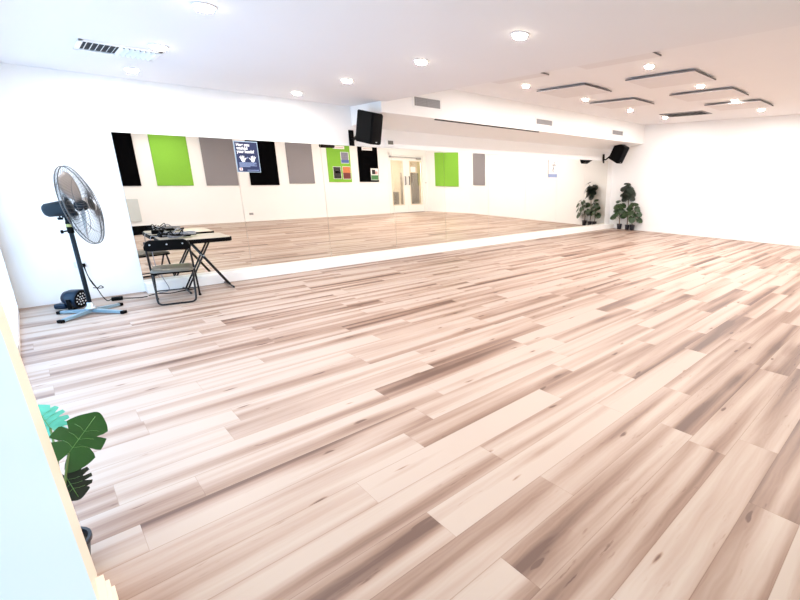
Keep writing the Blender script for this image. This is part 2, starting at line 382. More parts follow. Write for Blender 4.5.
# ------------------------------------------------------------------ vents
t = thing('air_vent', 'white slatted air vent in the lower ceiling', 'vent', (.886, 6.09, ZL))
hx, hy = .30, .235
b = MB()
for a in ((-hx,hx,-hy,-hy+.035),(-hx,hx,hy-.035,hy),(-hx,-hx+.035,-hy,hy),(hx-.035,hx,-hy,hy)): b.box(*a, -.014, .0, .003)
b.build('frame', M['white'], t)
MB().box(-hx+.03, hx-.03, -hy+.03, hy-.03, -.002, -.0005).build('duct', M['ventdark'], t)
for k in range(13):
    x = -hx+.06+k*(2*hx-.12)/12
    a = -.9 if k < 6 else .9
    MB().box(-.017, .017, -hy+.03, hy-.03, -.0012, .0012, xf=TR(x, 0, -.013) @ RY(a)).build('slat', M['white'], t)
def bulk_grille(x0, x1, z0, z1, lb):
    t = thing('wall_grille', lb, 'vent', ((x0+x1)/2*1.019, 6.83, (z0+z1)/2+.02), 0, 'grey grilles on the bulkhead')
    hx, hz = (x1-x0)/2, (z1-z0)/2
    b = MB()
    for a in ((-hx-.03,hx+.03,-hz-.03,-hz),(-hx-.03,hx+.03,hz,hz+.03),(-hx-.03,-hx,-hz,hz),(hx,hx+.03,-hz,hz)): b.box(a[0], a[1], -.012, 0, a[2], a[3])
    b.build('frame', M['white'], t)
    MB().box(-hx, hx, -.002, 0, -hz, hz).build('duct', M['ventslat'], t)
    for k in range(6):
        z = -hz+(k+.5)*2*hz/6
        MB().box(-hx, hx, -.009, -.003, z-.004, z+.004).build('slat', M['ventgrey'], t)
    for fx in (-.86, 0, .86): MB().box(fx*hx-.006, fx*hx+.006, -.011, -.003, -hz, hz).build('mullion', M['ventgrey'], t)
bulk_grille(4.66, 5.20, 2.70, 2.84, 'largest grey air grille on the bulkhead, right of the first speaker')
bulk_grille(7.75, 8.30, 2.68, 2.785, 'middle grey air grille on the bulkhead')
bulk_grille(10.82, 11.36, 2.685, 2.79, 'small grey air grille on the bulkhead near the far corner')
# slot diffuser
sl = thing('slot_diffuser', 'long thin dark slot diffuser along the bulkhead bottom edge', 'vent', (6.62, 6.85, 2.551))
MB().box(-1.42, 1.42, 0, .035, -.012, .004, xf=RX(-.204)).build('slot', M['ventdark'], sl)
MB().box(-1.44, 1.44, .033, .055, -.010, .003, xf=RX(-.204)).build('rim', M['skirting'], sl)
# return vent on raised ceiling
t = thing('return_vent', 'long dark return air vent on the raised ceiling by the right wall', 'vent', (11.14, 4.90, ZH))
MB().box(-.30, .30, -.52, .52, -.004, -.001).build('duct', M['ventdark'], t)
b = MB()
for a in ((-.30,-.27,-.52,.52),(.27,.30,-.52,.52),(-.30,.30,-.52,-.49),(-.30,.30,.49,.52)): b.box(*a, -.014, 0)
b.build('frame', M['ventgrey'], t)
for k in range(10): MB().box(-.27, .27, -.012, .012, -.001, .001, xf=TR(0, -.45+k*.1, -.009) @ RX(.6)).build('slat', M['ventgrey'], t)

# ------------------------------------------------------------------ wall things
t = thing('thermostat', 'white square thermostat with grey screen right of the first speaker', 'thermostat', (4.86, YW, 2.168))
MB().box(-.095, .095, -.03, 0, -.065, .065, .006).build('body', M['white'], t)
MB().box(-.05, .06, -.032, -.029, -.032, .036).build('display', M['screen'], t)
t = thing('power_outlet', 'white double power outlet on the wall behind the fan pole', 'power outlet', (.322, YW, .453))
MB().box(-.058, .058, -.010, 0, -.036, .036, .003).build('cover_plate', mat('outlet_plate', (.72,.72,.74), .4), t)
MB().box(-.04, -.012, -.02, -.008, -.018, .018, .003).build('switch', M['white'], t)
MB().box(.012, .045, -.045, -.008, -.026, .012, .004).build('plug', M['black'], t)

# ------------------------------------------------------------------ loudspeakers
def loudspeaker(name, label, loc, rz, tilt, wallpt, arm0, k=1):
    t = thing(name, label, 'speaker', loc, rz)
    T = RX(tilt) @ Matrix.Diagonal((k, k, .5+.5*k, 1))
    b = MB(T)
    b.prism([(-.16,-.19),(.16,-.19),(.13,.17),(.06,.20),(-.06,.20),(-.13,.17)], .52, 'z', -.26)
    bmesh.ops.bevel(b.bm, geom=b.bm.edges[:], offset=.012, segments=2, affect='EDGES')
    b.build('cabinet', M['black'], t, 'auto')
    MB(T).box(-.145, .145, -.204, -.188, -.245, .245, .008).build('front_grille', M['grille'], t, 'auto')
    MB(T).box(-.022, .022, -.207, -.203, -.225, -.21).build('badge', M['steel'], t)
    inv = (TR(*loc) @ RZ(rz)).inverted()
    a = T @ Vector(arm0); w_ = inv @ Vector(wallpt)
    R = RZ(-rz)
    MB(TR(*w_) @ R).box(-.045, .045, -.022, 0, -.13, .13, .005).build('wall_bracket', M['black'], t)
    s1 = w_ + R.to_3x3() @ Vector((0,-.02,-.02)); mid = w_ + R.to_3x3() @ Vector((0,-.09,-.03))
    MB().tube([s1, mid, (mid+a)/2, a], .02, 10).build('bracket_arm', M['black'], t, True)
    return t
loudspeaker('wall_speaker', 'black wall speaker hung high above the mirror, left of the thermostat', (4.0, 7.05, 2.325), math.radians(24), math.radians(11), (4.10, YW, 2.204), (0,.17,-.10), .86)
loudspeaker('wall_speaker', 'black tilted wall speaker high in the far right corner above the plants', (12.11, 7.24, 2.285), math.radians(2), math.radians(26), (12.24, YW, 2.132), (0,.17,-.12), .96)

# ------------------------------------------------------------------ pedestal fan
fan = thing('pedestal_fan', 'large grey pedestal fan with wire cage on a cross base', 'fan', (.285, 7.0, 0))
for (x, y) in ((-.275,-.245),(-.262,.225),(.255,-.265),(.275,.185)):
    d = Vector((x, y, 0)); L_ = d.length; a = math.atan2(y, x)
    b = MB(RZ(a)); b.prism([(0,.052),(.05,.055),(L_-.01,.034),(L_,.028),(L_,.012),(L_-.02,.010),(0,.018)], .05, 'y', -.025)
    bmesh.ops.bevel(b.bm, geom=b.bm.edges[:], offset=.005, segments=2, affect='EDGES')
    leg = b.build('base_arm', M['basegrey'], fan, 'auto')
    MB(RZ(a)).box(L_-.03, L_+.012, -.028, .028, 0, .036, .006).build('foot_cap', M['black'], leg)
MB().lathe([(.05,.05),(.055,.07),(.045,.085),(.03,.09),(.028,.13),(.024,.135)], 20).build('base_collar', M['steel'], fan, True)
MB().tube([(0,0,.05),(-.004,0,1.0)], .021, 14).build('pole', M['fanblue'], fan, True)
MB().lathe([(.027,.93),(.029,.94),(.029,1.05),(.024,1.06)], 16, TR(-.004,0,0)).build('pole_clamp', M['black'], fan, True)
MB().lathe([(.0292,1.0),(.0297,1.003),(.0297,1.028),(.0292,1.03)], 16, TR(-.004,0,0)).build('warning_label', M['yellow'], fan, True)
k = MB(); k.tube([(-.03,-.0,.955),(-.07,-.01,.95)], .009, 8); k.lathe([(.008,-.012),(.02,-.008),(.02,.01),(.008,.014)], 10, TR(-.075,-.01,.95) @ RY(PI/2)); k.build('height_knob', M['black'], fan, True)
# head: axis direction
yaw, up = math.radians(-21), math.radians(9)
H = TR(.125,-.012,1.222) @ RZ(yaw) @ RY(-up)          # local +x = blowing direction, origin at disc centre
R_ = .425
MB(H).lathe([(.02,-.315),(.055,-.312),(.072,-.29),(.079,-.20),(.084,-.11),(.080,-.085),(.03,-.08)], 24, RY(PI/2)).build('motor_housing', M['fanblue'], fan, True)
b = MB(H); b.box(-.19, -.06, -.032, .032, -.10, -.045, .012); b.build('tilt_yoke', M['fanblue'], fan, 'auto')
MB().tube([(-.004,0,1.05),(-.004,0,1.10),(.0,0,1.13)], .026, 12).build('swivel_neck', M['black'], fan, True)
b = MB(H); b.tube([(-.21,0,-.06),(-.215,0,-.10)], .008); b.tube([(-.235,0,-.10),(-.195,0,-.105)], .014, 8); b.build('oscillation_knob', M['black'], fan, True)
b = MB(H); b.tube([(-.18,.0,-.085),(-.12,.02,-.115),(-.06,.01,-.13),(-.05,0,-.16)], .004, 6); b.build('head_cable', M['white'], fan, True)
def guard(sign, depth, name, nw=60):
    g = MB(H)
    g.tube([(sign*.014, R_*math.cos(2*PI*k/56), R_*math.sin(2*PI*k/56)) for k in range(56)], .0048, 6, True)
    for rr in (.33, .72):
        xx = sign*(.014 + depth*(1-(rr)**2.4))
        g.tube([(xx, R_*rr*math.cos(2*PI*k/40), R_*rr*math.sin(2*PI*k/40)) for k in range(40)], .0026, 5, True)
    for i in range(nw):
        a = 2*PI*i/nw; pts = []
        for j in range(7):
            rr = .17 + .83*j/6
            tw = a + .25*(1-rr)
            pts.append((sign*(.014 + depth*(1-rr**2.4)), R_*rr*math.cos(tw), R_*rr*math.sin(tw)))
        g.tube(pts, .0019, 4)
    return g.build(name, M['chrome'], fan, True)
guard(1, .095, 'front_guard'); guard(-1, .08, 'rear_guard')
MB(H).lathe([(.03,.085),(.07,.09),(.072,.098),(.05,.106),(.01,.108)], 24, RY(PI/2)).build('guard_badge', M['fanblue'], fan, True)
MB(H).lathe([(.045,-.045),(.055,-.03),(.055,.035),(.03,.055),(.006,.06)], 20, RY(PI/2)).build('blade_hub', M['fanblue'], fan, True)
for i in range(3):
    b = MB(H @ RX(2*PI*i/3 + .55)); n = 9; rows = []
    for j in range(n):
        r = .045 + (R_*.90-.045)*j/(n-1); wd = (.055 + .15*math.sin(min(1, j/(n-1)*1.05)*PI*.62)); tw = math.radians(42-24*j/(n-1))
        if j == n-1: wd *= .7
        row = []
        for q in (-1,-.5,0,.5,1):
            c = q*wd*.5 + .02
            row.append((c*math.sin(tw) + .008*(1-q*q), c*math.cos(tw), r))
        rows.append(row)
    top = [[b.v(p) for p in r] for r in rows]; bot = [[b.v((p[0]-.003, p[1], p[2])) for p in r] for r in rows]
    for j in range(n-1):
        for q in range(4):
            b.f([top[j][q], top[j][q+1], top[j+1][q+1], top[j+1][q]]); b.f([bot[j][q+1], bot[j][q], bot[j+1][q], bot[j+1][q+1]])
    for j in range(n-1):
        for q in (0, 4): b.f([top[j][q], top[j+1][q], bot[j+1][q], bot[j][q]])
    for j in (0, n-1):
        for q in range(4): b.f([top[j][q], top[j][q+1], bot[j][q+1], bot[j][q]])
    b.build('blade', M['blade'], fan, True)

# ------------------------------------------------------------------ stage light on the floor, adapter, cords
t = thing('stage_light', 'dark blue round floor lamp unit with dotted face behind the fan base', 'stage light', (.20, 7.42, 0), math.radians(50))
# local -y is the face direction
T = TR(0,0,.115) @ RX(math.radians(8))
TF = T @ RX(PI/2)
MB(TF).lathe([(.03,-.12),(.075,-.115),(.10,-.06),(.112,.02),(.115,.05),(.108,.056),(.104,.045),(.02,.045)], 28).build('housing', M['lightblue'], t, True)
MB(TF).lathe([(.102,.044),(.104,.048),(.1,.05),(.01,.05)], 28).build('lens_plate', M['black'], t, True)
for rr, n in ((0,1),(.034,6),(.068,11)):
    for k in range(n):
        a = 2*PI*k/max(n,1)
        MB(TF).lathe([(.009,.049),(.009,.053),(.005,.056)], 8, TR(rr*math.cos(a), rr*math.sin(a), 0)).build('bulb', M['dotwhite'], t, True)
b = MB(); b.box(-.13, -.118, -.02, .02, 0, .13, .003); b.box(.118, .13, -.02, .02, 0, .13, .003); b.box(-.13, .13, -.02, .02, 0, .012, .003); b.build('yoke', M['black'], t)
b = MB(); b.box(-.07, .07, .09, .22, 0, .06, .018, 3); b.build('base_pod', M['lightblue'], t, 'auto')

def smooth_path(pts, n=8):
    P = [Vector(p) for p in pts]; out = []
    for i in range(len(P)-1):
        p0, p1, p2, p3 = P[max(i-1,0)], P[i], P[i+1], P[min(i+2,len(P)-1)]
        for k in range(n):
            u = k/n
            out.append(.5*((2*p1)+(-p0+p2)*u+(2*p0-5*p1+4*p2-p3)*u*u+(-p0+3*p1-3*p2+p3)*u**3))
    return out + [P[-1]]
t = thing('power_adapter', 'black power adapter block on the floor between fan and chair', 'adapter', (.565, 7.52, 0), math.radians(-10))
MB().box(-.055, .055, -.032, .032, 0, .045, .008).build('block', M['black'], t, 'auto')
MB().tube(smooth_path([(.05,0,.02),(.12,.02,.006),(.22,-.02,.005),(.30,.0,.005)]), .006, 6).build('lead', M['black'], t, True)
adapter = t
def cord(name, parent, pts, r, m):
    inv = (TR(*parent.location) @ RZ(parent.rotation_euler[2])).inverted()
    return MB(inv).tube(smooth_path(pts), r, 6).build(name, m, parent, True)
cord('input_lead', adapter, [(.352,7.79,.435),(.362,7.74,.31),(.41,7.66,.16),(.44,7.60,.06),(.47,7.53,.012),(.508,7.528,.02)], .0055, M['black'])
cord('power_cord', fan, [(.345,7.785,.43),(.37,7.68,.26),(.40,7.5,.20),(.44,7.5,.215),(.46,7.5,.19),(.42,7.52,.185),(.37,7.52,.2)], .005, M['black'])
cord('output_lead', adapter, [(.88,7.50,.006),(.99,7.55,.006),(1.1,7.46,.006),(1.25,7.5,.006),(1.4,7.52,.006)], .006, M['black'])

# ------------------------------------------------------------------ folding chair
ch = thing('folding_chair', 'black steel folding chair with padded taupe seat in front of the table', 'chair', (1.10, 6.96, 0), math.radians(-13))
# local +y = facing direction
def back_pt(s, z): return (s*(.225 - .012*(z/.8)), -.085 + (.80-z)/.80*.275, z)
for s in (-1, 1):
    MB().tube(smooth_path([back_pt(s, .775), back_pt(s, .6), back_pt(s, .44), back_pt(s, .2), back_pt(s, .012)], 4), .0115, 10).build('front_leg', M['blackmetal'], ch, True)
    f_ = ch.children[-1]; MB().lathe([(.015,0),(.016,.02),(.013,.025)], 10, TR(*back_pt(s, 0))).build('rubber_foot', M['black'], f_, True)
pts = [(-.20,.06,.40),(-.198,-.08,.2),(-.192,-.165,.055),(-.17,-.185,.022),(-.13,-.19,.0125),(0,-.19,.0125),(.13,-.19,.0125),(.17,-.185,.022),(.192,-.165,.055),(.198,-.08,.2),(.20,.06,.40)]
MB().tube(smooth_path(pts, 5), .0115, 10).build('rear_leg_loop', M['blackmetal'], ch, True)
for s in (-1, 1):
    MB().tube([back_pt(s, .40)[:1] + (.0,.405), (s*.2,.0,.405)], .006, 8).build('pivot', M['steel'], ch, True)
MB().tube([back_pt(-1,.12), back_pt(1,.12)], .008, 8).build('stretcher', M['blackmetal'], ch, True)
# seat: rounded pad + rim
def rounded(hx0, hx1, y0, y1, r, n=6):
    out = []
    for cx, cy, a0 in ((hx1-r, y1-r, 0), (-(hx1-r), y1-r, PI/2), (-(hx0-r), y0+r, PI), (hx0-r, y0+r, 1.5*PI)):
        for k in range(n+1):
            a = a0 + PI/2*k/n; out.append((cx + r*math.cos(a), cy + r*math.sin(a)))
    return out
def layered(b, outs):
    rings = [[b.v((x, y, z)) for x, y in poly] for poly, z in outs]
    n = len(rings[0])
    for A, B_ in zip(rings, rings[1:]):
        for k in range(n): b.f([A[k], A[(k+1) % n], B_[(k+1) % n], B_[k]])
    b.f(rings[0][::-1]); b.f(rings[-1])
b = MB(); layered(b, [(rounded(.208,.202,-.145,.26,.05), .382), (rounded(.215,.21,-.15,.265,.055), .39), (rounded(.215,.21,-.15,.265,.055), .402)]); b.build('seat_pan', M['black'], ch, 'auto')
b = MB(); layered(b, [(rounded(.213,.207,-.147,.262,.055), .402), (rounded(.21,.205,-.145,.26,.06), .424), (rounded(.195,.19,-.13,.245,.06), .438), (rounded(.15,.15,-.08,.19,.06), .444)]); b.build('seat_cushion', M['seatvinyl'], ch, 'auto')
# curved backrest
b = MB(); cols = []
NB = 14
for i in range(NB+1):
    u = -1 + 2*i/NB; x = u*.228; y = -.10 - .028*(1-u*u) 
    edge = max(0, (abs(u)-.72)/.28)
    zt = .80 - .075*edge**2.2; zb = .655 + .02*edge**2 + .012*(1-u*u) 
    cols.append([(x, y+.02, zb), (x, y+.008, (zb+zt)/2), (x, y, zt), (x, y-.016, zt-.006), (x, y-.008, (zb+zt)/2), (x, y+.004, zb+.004)])
V = [[b.v(p) for p in c] for c in cols]
for A, B_ in zip(V, V[1:]):
    for k in range(6): b.f([A[k], A[(k+1) % 6], B_[(k+1) % 6], B_[k]])
b.f(V[0]); b.f(V[-1][::-1]); b.build('backrest', M['black'], ch, 'auto')
for u in (-.72, 0, .68):
    y = -.10 - .028*(1-u*u)
    MB().lathe([(.009,0),(.009,.004),(.005,.006)], 10, TR(u*.228, y-.012, .745) @ RX(PI/2)).build('rivet', M['steel'], ch, True)

# ------------------------------------------------------------------ folding table
tb = thing('folding_table', 'small beige folding table with crossed black legs against the mirror', 'table', (1.462, 7.40, 0))
def rr(hx, hy, r, n=6): return rounded(hx, hx, -hy, hy, r, n)
b = MB(); layered(b, [(rr(.385,.30,.07), .688), (rr(.392,.307,.077), .698), (rr(.392,.307,.077), .738), (rr(.388,.303,.073), .742)]); b.build('tabletop_rim', M['black'], tb, 'auto')
b = MB(); layered(b, [(rr(.378,.293,.065), .741), (rr(.378,.293,.065), .746), (rr(.374,.289,.061), .748)]); b.build('tabletop', M['tabletop'], tb, 'auto')
for dy in (-.055, .065):
    MB().tube([(-.06+.0,dy,.70),(.335,dy,.03)], .0115, 10).build('leg', M['blackmetal'], tb, True)
    MB().tube([(.185,dy+.028,.70),(-.175,dy+.028,.03)], .0115, 10).build('leg', M['blackmetal'], tb, True)
for x in (.335, -.175):
    MB().tube(smooth_path([(x,-.20,.014),(x,-.17,.024),(x,0,.026),(x,.2,.024),(x,.24,.014)], 4), .0125, 10).build('foot_bar', M['blackmetal'], tb, True)
for y in (-.1, .12): MB().box(-.30, .30, y-.012, y+.012, .666, .69).build('support_rail', M['blackmetal'], tb)
MB().tube([(.064,-.1,.487),(.064,.14,.487)], .008, 8).build('pivot_bar', M['steel'], tb, True)

# tangle of cables and a small controller on the table
random.seed(3)
t = thing('cable_tangle', 'tangle of grey and black cables piled on the folding table', 'cables', (1.30, 7.36, .748))
for k in range(7):
    pts = []; ph = random.random()*6; R0 = .05 + .045*random.random(); cx, cy = random.uniform(-.11,.11), random.uniform(-.08,.09)
    for j in range(15):
        a = ph + j*.85
        pts.append((cx + 1.45*R0*math.cos(a) + random.uniform(-.02,.02), cy + R0*math.sin(a) + random.uniform(-.02,.02), .012 + .006*k + random.random()*(.03 + .05*(j % 5 == 0))))
    MB().tube(smooth_path(pts, 4), .0065, 6).build('cable', M['cablegrey'] if k % 3 == 0 else M['black'], t, True)
cord('hanging_cable', t, [(1.16,7.6,.756),(1.10,7.61,.755),(1.035,7.62,.74),(1.03,7.625,.4),(1.08,7.62,.2),(1.12,7.6,.03),(1.0,7.58,.006)], .005, M['cablegrey'])
t = thing('audio_controller', 'small black sound box standing among the cables on the table', 'audio device', (1.19, 7.60, .748), .25)
MB().box(-.07, .07, -.045, .045, 0, .055, .008).build('case', M['black'], t, 'auto')
MB().box(-.05, .05, -.047, -.044, .015, .04).build('face_plate', M['cablegrey'], t)
for x in (-.04, 0, .04): MB().lathe([(.009,0),(.008,.012),(.005,.014)], 10, TR(x, 0, .055)).build('knob', M['cablegrey'], t, True)

# ------------------------------------------------------------------ posters on the mirror
def text_mesh(txt, size, bold=0):
    cu = bpy.data.curves.new('text', 'FONT'); cu.body = txt; cu.size = size; cu.extrude = .0006; cu.offset = bold
    o = bpy.data.objects.new('text', cu); COL.objects.link(o)
    dg = bpy.context.evaluated_depsgraph_get(); dg.update()
    me = bpy.data.meshes.new_from_object(o.evaluated_get(dg)); bpy.data.objects.remove(o)
    return me
def put_text(txt, size, x, z, y, m, parent, name, bold=0, width=None):
    me = text_mesh(txt, size, bold)
    me.transform(RX(PI/2))
    if width:
        xs = [v.co.x for v in me.vertices]; me.transform(Matrix.Diagonal((width/(max(xs)-min(xs)), 1, 1, 1)))
    me.materials.clear(); me.materials.append(m)
    o = bpy.data.objects.new(name, me); COL.objects.link(o); o.parent = parent; o.location = (x, y, z); return o
def hand(sx):
    b = MB()
    b.prism([(sx*x, z) for x, z in ((-.018,-.045),(.014,-.047),(.026,-.02),(.027,.005),(.010,.012),(-.02,.010),(-.028,-.012))][::1 if sx > 0 else -1], .0008, 'y', -.0008)
    for x, a, L_ in ((.022,-.28,.034),(.009,-.08,.041),(-.006,.08,.040),(-.019,.28,.032)):
        b.prism([(-.0055,0),(.0055,0),(.0048,L_*.9),(0,L_),(-.0048,L_*.9)], .0008, 'y', -.0008) if False else b.box(-.0052, .0052, -.0008, 0, 0, L_, xf=TR(sx*x, 0, .006) @ RY(-sx*a*1.0))
    b.box(-.006, .006, -.0008, 0, 0, .036, xf=TR(-sx*.022, 0, -.018) @ RY(-sx*.95))
    return b
t = thing('hand_poster', 'blue hand washing poster in a clear holder on the mirror', 'poster', (2.245, YM-.012, 1.61))
MB().box(-.006, .312, -.004, 0, -.008, .436).build('clear_holder', mat('clear_acrylic', (.45,.58,.70), .15), t)
MB().box(.004, .304, -.006, -.004, 0, .425).build('sheet', M['blue'], t)
for k, (s, wd) in enumerate((('Have you', .175), ('washed', .150), ('your hands?', .235))):
    put_text(s, .058, .022, .366-.048*k, -.0065, M['paper'], t, 'heading', .0026, wd)
for sx, x in ((-1,.085),(1,.225)):
    o = hand(sx).build('hand_symbol', M['paper'], t, loc=(x, -.0065, .185)); o.rotation_euler = (0, sx*.22, 0); o.scale = (1.0,1,.98)
b = MB(); b.box(.15,.156,-.0073,-.0065,.19,.215); b.box(.14,.166,-.0073,-.0065,.2,.206); b.build('plus_symbol', M['paleblue'], t)
b = MB()
for k in range(5): b.box(.03, .265 - (.03 if k in (2,4) else 0) - (.06 if k == 4 else 0), -.0072, -.0065, .125-.014*k, .132-.014*k)
b.build('small_print', M['paleblue'], t)
o = MB().box(.024, .066, -.0072, -.0065, .016, .056).build('logo_patch', M['paper'], t); MB().prism([(.045+.013*math.cos(a*PI/4), .038+.013*math.sin(a*PI/4)) for a in range(8)], .0006, 'y', -.0078).build('logo', M['red'], o)
b = MB()
for k in range(1): b.box(.13, .29, -.0072, -.0065, .018, .026)
b.build('footer_strip', M['paleblue'], t)
t = thing('figure_poster', 'white poster with a dancing figure and blue foot band on the far mirror', 'poster', (9.575, YM-.012, 1.565))
MB().box(0, .37, -.004, 0, 0, .45).build('sheet', M['paper'], t)
MB().box(.0, .37, -.005, -.004, 0, .09).build('foot_band', M['paleblue'], t)
b = MB()
b.lathe([(.018,-.0009),(.018,0)], 14, TR(.235,-.004,.385) @ RX(PI/2))
for p in ([(.23,.36),(.21,.26)],[(.225,.34),(.27,.30),(.30,.33)],[(.225,.34),(.18,.30),(.15,.33)],[(.21,.26),(.17,.19),(.13,.14)],[(.21,.26),(.23,.19),(.20,.13)]):
    b.tube([(x, -.0045, z) for x, z in p], .007, 6)
b.build('dancing_figure', M['greyfelt'], t)

# ------------------------------------------------------------------ opposite wall (seen in the mirror)
def felt(x0, x1, z0, z1, m, lb, nm='felt_panel'):
    o = MB().box(0, x1-x0, 0, .025, 0, z1-z0, .004).build(nm, m, loc=(x0, YB, z0))
    return tag(o, lb, 'wall panel', 'felt panels along the wall opposite the mirror')
ZP0, ZP1 = 1.16, 2.56
felt(1.42, 2.30, ZP0, ZP1, M['blackfelt'], 'black felt wall panel seen at the left edge of the mirror')
felt(2.66, 3.53, ZP0, ZP1, M['greenfelt'], 'plain green felt wall panel between a black and a grey one')
felt(3.86, 4.73, ZP0, ZP1, M['greyfelt'], 'grey felt wall panel seen just left of the blue poster')
felt(5.08, 5.96, ZP0, ZP1, M['blackfelt'], 'plain black felt wall panel seen beside and behind the blue poster')
felt(6.29, 7.16, 1.21, ZP1, M['greyfelt'], 'grey felt wall panel between the black and the pinned green panel')
felt(7.68, 8.56, 1.255, ZP1, M['greenfelt'], 'green felt wall panel with a white sign and pinned prints')
felt(8.88, 9.70, 1.26, ZP1, M['blackfelt'], 'black felt wall panel with a white sign and one small print')
def print_(x0, x1, z0, z1, bands, lb, nm='pinned_print'):
    t = thing(nm, lb, 'print', (x0, YB+.026, z0))
    w_, h_ = x1-x0, z1-z0
    MB().box(0, w_, 0, .003, 0, h_).build('sheet', M['paper'], t)
    for (a0, a1, c0, c1, mm, nm_) in bands: MB().box(a0*w_, a1*w_, .003, .0042, c0*h_, c1*h_).build(nm_, mm, t)
# mirrored view: left/right are swapped relative to the picture of the wall itself
print_(7.86, 8.16, 1.37, 1.81, [(.04,.96,.03,.97,M['nightprint'],'dark_picture'),(.2,.95,.48,.62,M['amber'],'amber_streak')], 'dark print with amber streak, lower left on the green panel')
print_(8.22, 8.53, 1.36, 1.82, [(.03,.97,.03,.5,M['maroon'],'maroon_picture'),(.03,.97,.5,.97,M['orange'],'orange_picture')], 'orange and maroon print at the lower right of the green panel')
print_(8.19, 8.50, 1.93, 2.33, [(.06,.94,.3,.97,M['greyblue'],'group_picture'),(.02,.98,.03,.3,M['printblue'],'blue_band')], 'grey and blue print at the upper right of the green panel')
print_(7.92, 8.36, 2.43, 2.54, [(.08,.9,.4,.6,M['pink'],'faint_line')], 'white sign strip at the top of the green panel', 'sign_strip')
print_(9.05, 9.48, 2.43, 2.55, [(.1,.9,.4,.55,M['pink'],'faint_line')], 'white sign strip at the top of the black panel', 'sign_strip')
print_(9.36, 9.68, 1.33, 1.77, [(.03,.97,.03,.42,M['printgreen'],'green_band'),(.15,.6,.5,.9,M['nightprint'],'dark_figure'),(.6,.9,.5,.75,M['pink'],'pink_figure')], 'white and green print at the lower right of the black panel')
# splayed wall: green panel; right wall: grey panel
sd = Vector((XC-XK, YC-YB, 0)); sa = math.atan2(sd.y, sd.x)
def on_ray(k):   # point of the splayed wall seen in the mirror along x = k*y of the virtual room
    # virtual y = 2*YM - y
    u = (k*(2*YM-YB) - XK)/(sd.x + k*sd.y); return u
u0, u1 = on_ray(.752), on_ray(.832)
L_ = sd.length
o = MB().box(0, (u1-u0)*L_, 0, .025, 0, 1.38, .004).build('felt_panel', M['greenfelt'], loc=(XK+sd.x*u0-.004, YB+sd.y*u0+.002, 1.09)); o.rotation_euler = (0, 0, sa)
tag(o, 'lone green felt wall panel on the splayed wall right of the glass door', 'wall panel', 'felt panels along the wall opposite the mirror')
o = MB().box(-.025, 0, 0, .70, 0, 1.25, .004).build('felt_panel', M['greyfelt'], loc=(xr(1.2)-.002, 1.2, 1.18)); o.rotation_euler = (0, 0, 0)
tag(o, 'grey felt wall panel on the right wall, mirrored right of the room corner', 'wall panel', 'felt panels along the wall opposite the mirror')
tag(MB().box(-1.1, 0, 0, .03, 0, .62, .004).build('leaning_board', M['offwhite'], loc=(2.15, YB+.014, .19)), 'pale grey low board on the wall under the leftmost black panel', 'board')
t = thing('light_switch', 'small light switch plate between the glass door and the lone green panel', 'switch', (11.945, YB, 1.22)); MB().box(-.06, .06, 0, .01, -.04, .04, .003).build('cover_plate', M['skirting'], t); MB().box(-.03, -.005, .009, .014, -.02, .02).build('rocker', M['ventgrey'], t); MB().box(.01, .035, .009, .014, -.02, .02).build('rocker', M['ventgrey'], t)
t = thing('power_outlet', 'power outlet low on the opposite wall, seen in the mirror', 'power outlet', (4.97, YB, .25)); MB().box(-.06, .06, 0, .01, -.035, .035, .003).build('cover_plate', M['ventgrey'], t)

# double door
d = MB()
d.box(XD0-.05, XD0+.03, YB-.1, YB+.02, 0, 2.42); d.box(XD1-.03, XD1+.05, YB-.1, YB+.02, 0, 2.42); d.box(XD0, XD1, YB-.1, YB+.02, 2.31, 2.42)
dd = struct('door_1', d, M['skirting'], label='white double door with glass panels')
mid = (XD0+XD1)/2
for s, (x0, x1) in enumerate(((XD0+.03, mid-.004), (mid+.004, XD1-.03))):
    lf = MB(); g0, g1 = (x0+.10, x1-.20) if s == 0 else (x0+.16, x1-.10)
    z0, z1 = .34, 2.08
    y0, y1 = YB-.06, YB-.015
    lf.box(x0, g0, y0, y1, .01, 2.31); lf.box(g1, x1, y0, y1, .01, 2.31); lf.box(g0, g1, y0, y1, .01, z0); lf.box(g0, g1, y0, y1, z1, 2.31)
    leaf_ = lf.build('door_leaf', M['skirting'], dd)
    MB().box(g0, g1, YB-.042, YB-.036, z0, z1).build('glass_pane', M['glass'], leaf_)
    bd = MB()
    for a in ((g0-.03,g0,z0-.03,z1+.03),(g1,g1+.03,z0-.03,z1+.03),(g0,g1,z0-.03,z0),(g0,g1,z1,z1+.03)): bd.box(a[0], a[1], y1, y1+.01, a[2], a[3])
    bd.build('glazing_bead', M['doorcream'], leaf_)
    hx = x1-.09 if s == 0 else x0+.09
    MB().tube([(hx, y1, 1.15),(hx, y1+.05, 1.15),(hx, y1+.05, 1.47),(hx, y1, 1.47)], .017, 8).build('pull_handle', M['black'], leaf_, True)
b = MB(); b.tube([(XD0+.05, YB+.06, 2.245),(XD1-.2, YB+.06, 2.225)], .014, 8); b.box(XD1-.36, XD1-.14, YB-.01, YB+.07, 2.17, 2.25, .006); b.box(XD0+.02, XD0+.09, YB-.01, YB+.07, 2.21, 2.28, .006)
b.build('door_closer', M['ventgrey'], dd)
b = MB(); b.box(XD0+.03, XD1-.03, YB-.1, YB+.01, 0, .012); b.build('threshold', M['edge'], dd)
t = tag(MB().box(0, .24, 0, .002, 0, .21).build('door_notice', M['paper'], loc=(mid+.21, YB-.036, 1.66)), 'small white notice on the right-hand door glass', 'notice')
